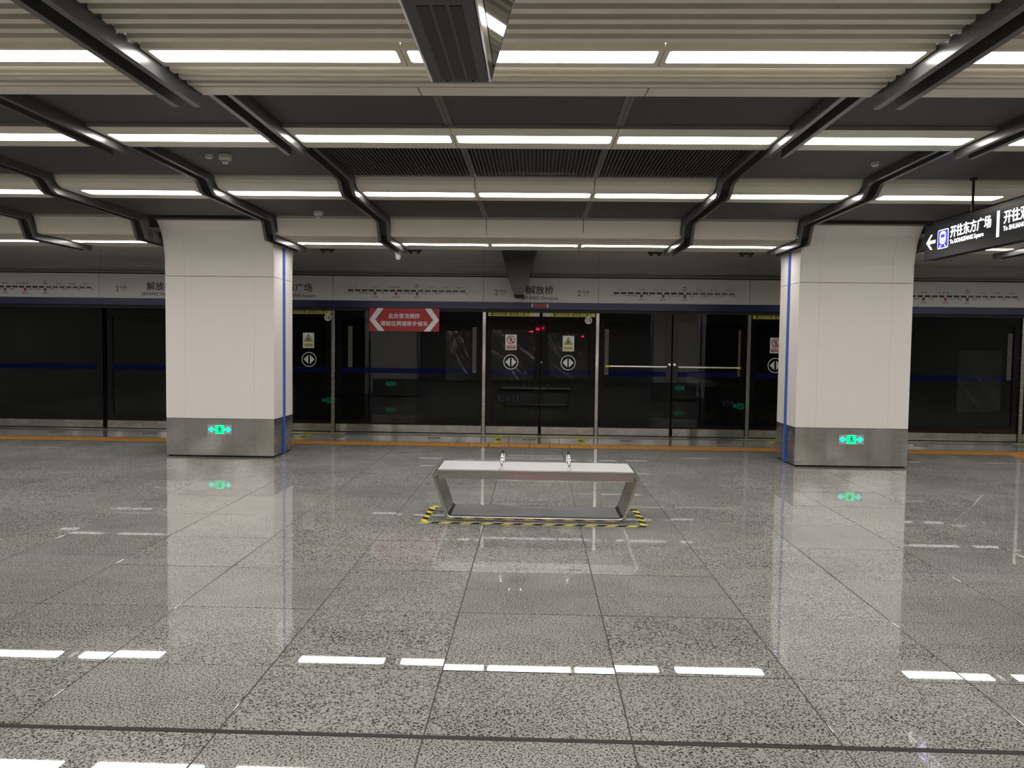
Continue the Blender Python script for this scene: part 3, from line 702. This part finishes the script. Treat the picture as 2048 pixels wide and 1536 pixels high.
t, f = fixed(-9.75, -7.26, 'dark glass screen at the left edge of the photo')
t, f = fixed(9.78, 12.1, 'dark glass screen outside the photo on the right')
t, f = fixed(-12.1, -9.75, 'dark glass screen outside the photo on the left')
MB().box(XL, XR, 13.262, 13.33, 0.004, 0.02).build('trim_1', M['black'], kind='structure')

# crinkled protective film still on some panes
def film(parent, x0, x1, z0, z1, seed):
    rnd = random.Random(seed); nx, nz = 46, 46; mb = MB()
    fold = [(rnd.uniform(-.2, 1.2), rnd.uniform(0.7, 1.3), rnd.uniform(0.004, 0.010), rnd.uniform(.01, .03)) for _ in range(7)]
    for j in range(nz + 1):
        for i in range(nx + 1):
            u, v = i / nx, j / nz; d = 0
            for c, sl, amp, wd in fold:
                e = (u * sl + v - c - 0.35 + 0.05 * math.sin(6 * v + seed)); d += amp * math.exp(-(e / wd) ** 2)
            d += 0.0016 * math.sin(9 * u + 4 * v + seed) + 0.001 * math.sin(17 * v - 7 * u)
            mb.v.append((x0 + (x1 - x0) * u, YG - 0.012 - max(d, -0.002), z0 + (z1 - z0) * v))
    for j in range(nz):
        for i in range(nx):
            a = j * (nx + 1) + i; mb.f.append((a, a + 1, a + nx + 2, a + nx + 1)); mb.mi.append(0)
    return mb.build('protective_film', M['film'], parent, smooth=True)
dl = {o['label']: o for o in bpy.data.objects if o.parent is None and 'label' in o}
d15 = dl['sliding glass screen door 15 behind the bench']
film(d15.children[0], -0.74, -0.02, 0.92, 1.75, 3); film(d15.children[1], 0.2, 0.86, 0.95, 1.7, 11)
film(dl['dark fixed glass screen behind the red banner'].children[0], -1.5, -1.08, 0.9, 1.72, 5)
film(dl['pair of dark glass emergency doors with push bars, right of door 15'].children[1], 2.5, 3.32, 0.84, 1.14, 8)
film(dl['dark fixed glass screen right of the right column'].children[0], 6.9, 7.6, 0.5, 1.5, 21)
# small red indicator lights on the wall behind the camera (the photo shows their reflection in door 15)
for x, z, w, L in ((-0.20, 2.03, .17, 'lowest of three'), (0.06, 2.13, .14, 'middle of three'), (0.27, 2.17, .06, 'topmost of three'), (1.85, 1.86, .10, 'single one at the right')):
    t = thing('indicator_light', 'small red light reflected in screen door 15, ' + L, 'light', (x, YB + 0.12, z), 0, 'red lights reflected in the glass')
    MB().box(-w / 2 - .02, w / 2 + .02, -0.12, -0.01, -0.04, 0.04).build('case', M['black'], t)
    MB().prism(rrect(-w / 2, w / 2, -.026, .026, .012, 4), -0.01, 0.0, 1).build('lens', M['red_led'], t)

# red banner hung before the fixed pane
t = thing('banner', 'red hanging banner with white chevrons and Chinese lettering', 'banner', (-2.186, 13.215, 1.888), 0)
MB().box(-0.582, 0.582, 0, 0.006, -0.188, 0.192).build('cloth', M['red'], t)
for s in (-1, 1):
    MB().prism([(s * 0.578, 0.0), (s * 0.445, 0.19), (s * 0.34, 0.19), (s * 0.482, 0.0), (s * 0.325, -0.186), (s * 0.43, -0.186)], -0.002, 0.0, 1).build('chevron', M['white_ink'], t)
text('lettering', '此处客流拥挤', 0.088, (-0.0, -0.002, 0.058), M['white_ink'], t, bold=0.001)
text('lettering', '请前往两端移步候车', 0.088, (0.0, -0.002, -0.068), M['white_ink'], t, bold=0.001)

# ------------------------------------------------------------------ floor markings by the doors
for (a, b, num) in doors:
    c = (a + b) / 2
    o = MB().box(c - 1.17, c + 1.17, 13.02, 13.06, 0.0045, 0.0075).build('floor_line', M['tape_y']); o['label'] = 'thin yellow floor line along the sill of screen door %d' % num; o['category'] = 'floor marking'
    for s in (-1, 1):
        t = thing('queue_sticker', {16: 'yellow floor sticker beside the left column, %s', 15: 'yellow floor sticker behind the bench, %s', 14: 'yellow floor sticker near the right column, %s', 13: 'yellow floor sticker beyond the right frame edge, %s'}[num] % ('left one of its pair' if s < 0 else 'right one of its pair'), 'sticker', (c + s * 0.65, 12.56, 0.001), 0, 'yellow queue stickers')
        MB().prism([(-0.065, 0.36), (0.065, 0.36), (0.065, -0.40), (-0.065, -0.40)], 0, 0.0012, 2).build('sheet', M['yellow'], t)
        MB().prism([(-0.035, 0.10), (0.035, 0.10), (0.035, -0.14), (-0.035, -0.14)], 0.0012, 0.002, 2).build('print', mat_st, t)
for k, x in enumerate([-0.08 + 1.53 * k for k in range(-5, 6)]):
    o = MB().ring(circ(x, 12.66, 0.105, 24), circ(x, 12.66, 0.085, 24), 0.0, 0.003, 2).build('floor_ring', M['joint'])
    o['label'] = 'dark round ring on the pale edge slabs, %s' % (['leftmost, near the left edge', 'just left of the left column', 'hidden by the left column', 'just right of the left column', 'right below the red banner', 'before the middle of door 15', 'before the left emergency door', 'just left of the right column', 'hidden by the right column', 'just right of the right column', 'at the right edge'][k]); o['category'] = 'floor ring'; o['group'] = 'rings on the edge slabs'

# ------------------------------------------------------------------ bench with hazard tape
b = thing('bench', 'stainless steel loop bench with white-shining seat and two chrome armrests', 'bench', (0.012, 6.72, 0.0), 0)
def loop(hwt, hwb, z0, z1, r, n=6):
    P = []
    for (cx, cz, a0, a1) in ((hwt, z1, 0.0, PI / 2), (-hwt, z1, PI / 2, PI), (-hwb, z0, PI, 1.5 * PI), (hwb, z0, 1.5 * PI, 2 * PI)):
        s = 1 if cx > 0 else -1; t = 1 if cz == z1 else -1
        for i in range(n):
            a = a0 + (a1 - a0) * i / (n - 1)
            P.append((cx - s * r + r * math.cos(a), cz - t * r + r * math.sin(a)))
    return P
DB = 0.50
out = loop(0.878, 0.775, 0.004, 0.432, 0.062); inn = loop(0.852, 0.750, 0.034, 0.408, 0.042)
MB().ring(out, inn, 0.0, DB, 1).build('frame', M['steel_h'], b, bevel=0.002)
MB().box(-0.826, 0.826, 0.012, DB - 0.012, 0.355, 0.410).build('apron', M['steel_h'], b)
MB().box(-0.735, 0.735, 0.006, DB - 0.006, 0.0342, 0.037).build('base_sheen_sheet', M['base'], b)  # paler sheet added over the loop's bottom, its colour imitating reflected light
sp = [(-0.835, 0.4325), (0.835, 0.4325), (0.825, 0.440), (-0.825, 0.440)]
MB().prism(sp, 0.008, DB - 0.008, 1).build('seat', M['steel_seat'], b)
for x in (-0.29, 0.285):
    ya, yb, h = 0.05, DB - 0.06, 0.115; pts = []
    for i in range(17):
        a = PI * i / 16; pts.append((x, (ya + yb) / 2 - (yb - ya) / 2 * math.copysign(abs(math.cos(a)) ** 0.6, math.cos(a)), 0.44 + h * math.sin(a) ** 0.55))
    arm = MB().tube(pts, 0.0125, 10).build('armrest', M['chrome'], b, smooth=True)
    mb = MB()
    for yy in (ya, yb): mb.prism(circ(x, yy, 0.022, 14), 0.440, 0.444, 2)
    mb.build('armrest_foot', M['chrome'], arm)
t = thing('hazard_tape', 'yellow and black striped tape rectangle on the floor around the bench', 'tape', (0, 0, 0.0008), 0)
def tape(p0, p1, w, along):
    """strip of slanted yellow and black pieces from p0 to p1"""
    L = math.dist(p0, p1); n = max(2, round(L / 0.085)); mb = MB(); ux, uy = (p1[0] - p0[0]) / L, (p1[1] - p0[1]) / L; nx, ny = -uy, ux
    sk = w * 0.9
    mb.cur = 0
    for i in range(n):
        s0, s1 = L * i / n, L * (i + 1) / n; mb.cur = i % 2
        q = []
        for s, o in ((s0 + sk * 0.0, 0), (s1, 0), (s1 + sk, w), (s0 + sk, w)):
            s = min(max(s - sk / 2, 0), L); q.append((p0[0] + ux * s + nx * o, p0[1] + uy * s + ny * o))
        mb.prism(q, 0.0, 0.0006, 2)
    mb.build('tape_strip', [M['tape_y'], M['tape_k']], t)
tape((-0.955, 6.60), (0.955, 6.60), 0.05, 0); tape((-0.945, 7.27), (0.955, 7.27), 0.05, 0)
tape((-0.90, 6.655), (-0.90, 7.265), 0.055, 1); tape((0.955, 6.655), (0.955, 7.265), 0.055, 1)

# ------------------------------------------------------------------ hanging passenger displays (V section along Y)
def display(xc, y0, y1, label, zb=2.25, zt=2.95, wb=0.158, wt=0.56):
    t = thing('hanging_display', label, 'display', (xc, y0, zb), 0, 'V-shaped hanging displays'); L = y1 - y0; H = zt - zb
    a, c = wb / 2, wt / 2
    MB().prism([(-a, 0), (a, 0), (c, H), (-c, H)], 0, L, 1).build('body', M['disp'], t)
    def side(s, u): return (s * (a + (c - a) * u + 0.002), H * u)
    for s in (-1, 1):
        p, q = side(s, 0.07), side(s, 0.93)
        n = (s * 0.004, -0.001)
        MB().prism([p, (p[0] + n[0], p[1] + n[1]), (q[0] + n[0], q[1] + n[1]), q], 0.03, L - 0.012, 1).build('screen', M['screen'], t)
        p, q = side(s, 0.005), side(s, 0.055)
        MB().prism([p, (p[0] + s * .005, p[1]), (q[0] + s * .005, q[1]), q], 0.0, L, 1).build('edge_strip', M['chrome'], t)
        for yy in (0.0, L - 0.012):
            p, q = side(s, 0.06), side(s, 0.98)
            MB().prism([p, (p[0] + s * .005, p[1]), (q[0] + s * .005, q[1]), q], yy, yy + 0.012, 1).build('end_strip', M['disp_dk'], t)
    seg = max(1, int(L / 0.55)); sl = L / seg
    for k in range(seg):
        for i in (-1, 0, 1):
            MB().box(i * 0.037 - 0.0145, i * 0.037 + 0.0145, k * sl + 0.03, (k + 1) * sl - 0.012 - 0.018, -0.0012, 0).build('vent', M['disp_dk'], t)
        for s in (-1, 1): MB().prism(circ(s * 0.037, (k + 1) * sl - 0.016, 0.0035, 8), -0.003, 0, 2).build('screw', M['black'], t)
    return t
display(-0.226, 0.13, 2.33, 'black V-section hanging display overhead at the top of the photo', zt=2.79, wt=0.47)
display(-0.275, 12.2, 13.22, 'black V-section hanging display above screen door 15, end-on', zb=2.265, zt=3.1, wt=0.62)
for x, y, L in ((-0.275, 12.7, 0.4),):
    pass

# ------------------------------------------------------------------ hanging direction sign on the right
t = thing('hanging_sign', 'black hanging direction sign with white Chinese lettering, top right', 'sign', (4.05, 8.56, 2.43), 0)
# local: text runs towards the camera (-Y); face looks to -X
SL = 3.6; SH = 0.35
MB().box(0.0, 0.11, -SL, 0.0, 0.0, SH).build('body', M['sign_body'], t, bevel=0.004)
MB().box(-0.006, 0.0, -SL, 0.0, 0.0, 0.012).box(-0.006, 0.0, -SL, 0.0, SH - 0.008, SH).build('face_frame', M['sign_body'], t)
def sgn(y, z, pts, m, nm): MB().prism([(-(a + y), z + b_) for a, b_ in pts], -0.003, -0.0005, 0).build(nm, m, t)
arrow = [(-0.13, 0), (0.0, 0.105), (0.045, 0.105), (-0.045, 0.022), (0.13, 0.022), (0.13, -0.022), (-0.045, -0.022), (0.045, -0.105), (0.0, -0.105)]
sgn(0.135, 0.175, [(p * 0.73, q * 0.73) for p, q in arrow], M['sign_white'], 'arrow')
def fl_(P): return [(-p, q) for p, q in P]
MB().prism(fl_(rrect(0.275, 0.485, 0.085, 0.275, 0.02)), -0.002, -0.0005, 0).build('metro_icon', M['sign_white'], t)
MB().prism(fl_(rrect(0.284, 0.476, 0.093, 0.267, 0.016)), -0.003, -0.002, 0).build('icon_field', M['sign_blue'], t)
tr = MB().prism(fl_(rrect(0.322, 0.438, 0.130, 0.255, 0.038)), -0.004, -0.003, 0)
tr.prism(fl_([(0.335, 0.122), (0.352, 0.122), (0.332, 0.098), (0.312, 0.098)]), -0.004, -0.003, 0).prism(fl_([(0.425, 0.122), (0.408, 0.122), (0.428, 0.098), (0.448, 0.098)]), -0.004, -0.003, 0).build('train_pictogram', M['sign_white'], t)
MB().prism(fl_(rrect(0.340, 0.420, 0.192, 0.226, 0.01)), -0.005, -0.004, 0).prism(fl_(circ(0.352, 0.152, 0.009, 10)), -0.005, -0.004, 0).prism(fl_(circ(0.408, 0.152, 0.009, 10)), -0.005, -0.004, 0).build('train_window', M['sign_blue'], t)
RS = (PI / 2, 0, -PI / 2)
for yy, zh, en in ((-0.52, '开往东方广场', 'To DONGFANG Square'), (-1.42, '开往双丰', 'To SHUANGFENG')):
    text('lettering', zh, 0.119, (-0.0035, yy, 0.218), M['sign_white'], t, rot=RS, bold=0.0035, align='LEFT')
    text('lettering', en, 0.058, (-0.0035, yy, 0.128), M['sign_white'], t, rot=RS, bold=0.002, align='LEFT')
MB().box(-0.003, -0.0005, -1.355, -1.315, 0.07, 0.30).build('divider', M['sign_white'], t)
for yy in (-0.80, -2.05):
    MB().tube([(0.055, yy, SH), (0.055, yy, 0.69)], 0.012, 10).box(0.035, 0.075, yy - .02, yy + .02, SH, SH + .012).build('hanger_rod', M['black'], t)
    MB().prism(circ(0.055, yy, 0.035, 16), 0.676, 0.688, 2).build('ceiling_rose', M['black'], t)

# ------------------------------------------------------------------ detectors, camera, brackets
def detector(x, y, z, r, label, cone=True):
    t = thing('smoke_detector', label, 'smoke detector', (x, y, z), 0)
    MB().prism(circ(0, 0, r, 24), -0.028, 0, 2).build('base', M['plastic'], t)
    if cone:
        mb = MB(); n = 24; prof = [(r * .98, -0.028), (r * 0.9, -0.04), (r * 0.5, -0.062), (r * 0.42, -0.074), (0.001, -0.076)]
        for q, (a, zz) in enumerate(prof):
            mb.v += [(a * math.cos(2 * PI * k / n), a * math.sin(2 * PI * k / n), zz) for k in range(n)]
        for q in range(len(prof) - 1):
            for k in range(n):
                l = (k + 1) % n; mb.f.append((q * n + k, q * n + l, (q + 1) * n + l, (q + 1) * n + k)); mb.mi.append(0)
        mb.build('sensor_head', M['plastic'], t, smooth=True)
        MB().ring(circ(0, 0, r * 0.62, 24), circ(0, 0, r * 0.55, 24), -0.061, -0.052, 2).build('sensor_slot', M['black'], t)
    else: MB().prism(circ(0, 0, r * 0.7, 20), -0.038, -0.028, 2).build('sensor_head', M['plastic'], t)
detector(-2.73, 6.98, 3.12, 0.058, 'large white round smoke detector, left, on the dark panel of the third bay')
detector(-2.86, 6.95, 3.12, 0.034, 'small white ceiling sensor just left of the large smoke detector', False)
detector(-2.55, 9.32, 3.02, 0.055, 'white round smoke detector above the left column side, on the farther dark panel')
detector(2.91, 7.10, 3.12, 0.034, 'small white ceiling sensor on the right side of the ceiling', False)
t = thing('security_camera', 'small white dome camera hanging at the end of the left central rib', 'camera', (-1.90, 10.95, 2.745), 0)
MB().prism([(-0.045, 0), (0.045, 0), (0.028, -0.05), (-0.028, -0.05)], -0.035, 0.035, 1).build('mount', M['plastic'], t)
mb = MB(); n = 16
prof = [(0.034, -0.05), (0.036, -0.07), (0.030, -0.092), (0.016, -0.106), (0.001, -0.11)]
for a, zz in prof: mb.v += [(a * math.cos(2 * PI * k / n), a * math.sin(2 * PI * k / n), zz) for k in range(n)]
for q in range(4):
    for k in range(n): l = (k + 1) % n; mb.f.append((q * n + k, q * n + l, (q + 1) * n + l, (q + 1) * n + k)); mb.mi.append(0)
mb.build('dome', M['plastic'], t, smooth=True)
for x, L in ((-2.92, 'left of the white dome camera'), (-1.70, 'just right of the white dome camera'), (1.62, 'left of the right central rib end'), (2.86, 'nearest to the right column')):
    t = thing('cable_bracket', 'small black bracket under the ceiling edge, ' + L, 'bracket', (x, 11.12, 2.795), 0, 'black brackets under the ceiling edge')
    MB().box(-0.10, 0.10, -0.02, 0.02, -0.022, 0.0).build('bar', M['black'], t)
    for s in (-1, 1): MB().box(s * 0.055 - 0.02, s * 0.055 + 0.02, -0.02, 0.02, -0.05, -0.022).build('clamp', M['black'], t)
    MB().box(-0.006, 0.006, -0.006, 0.006, 0.0, 0.6).build('drop_rod', M['black'], t)
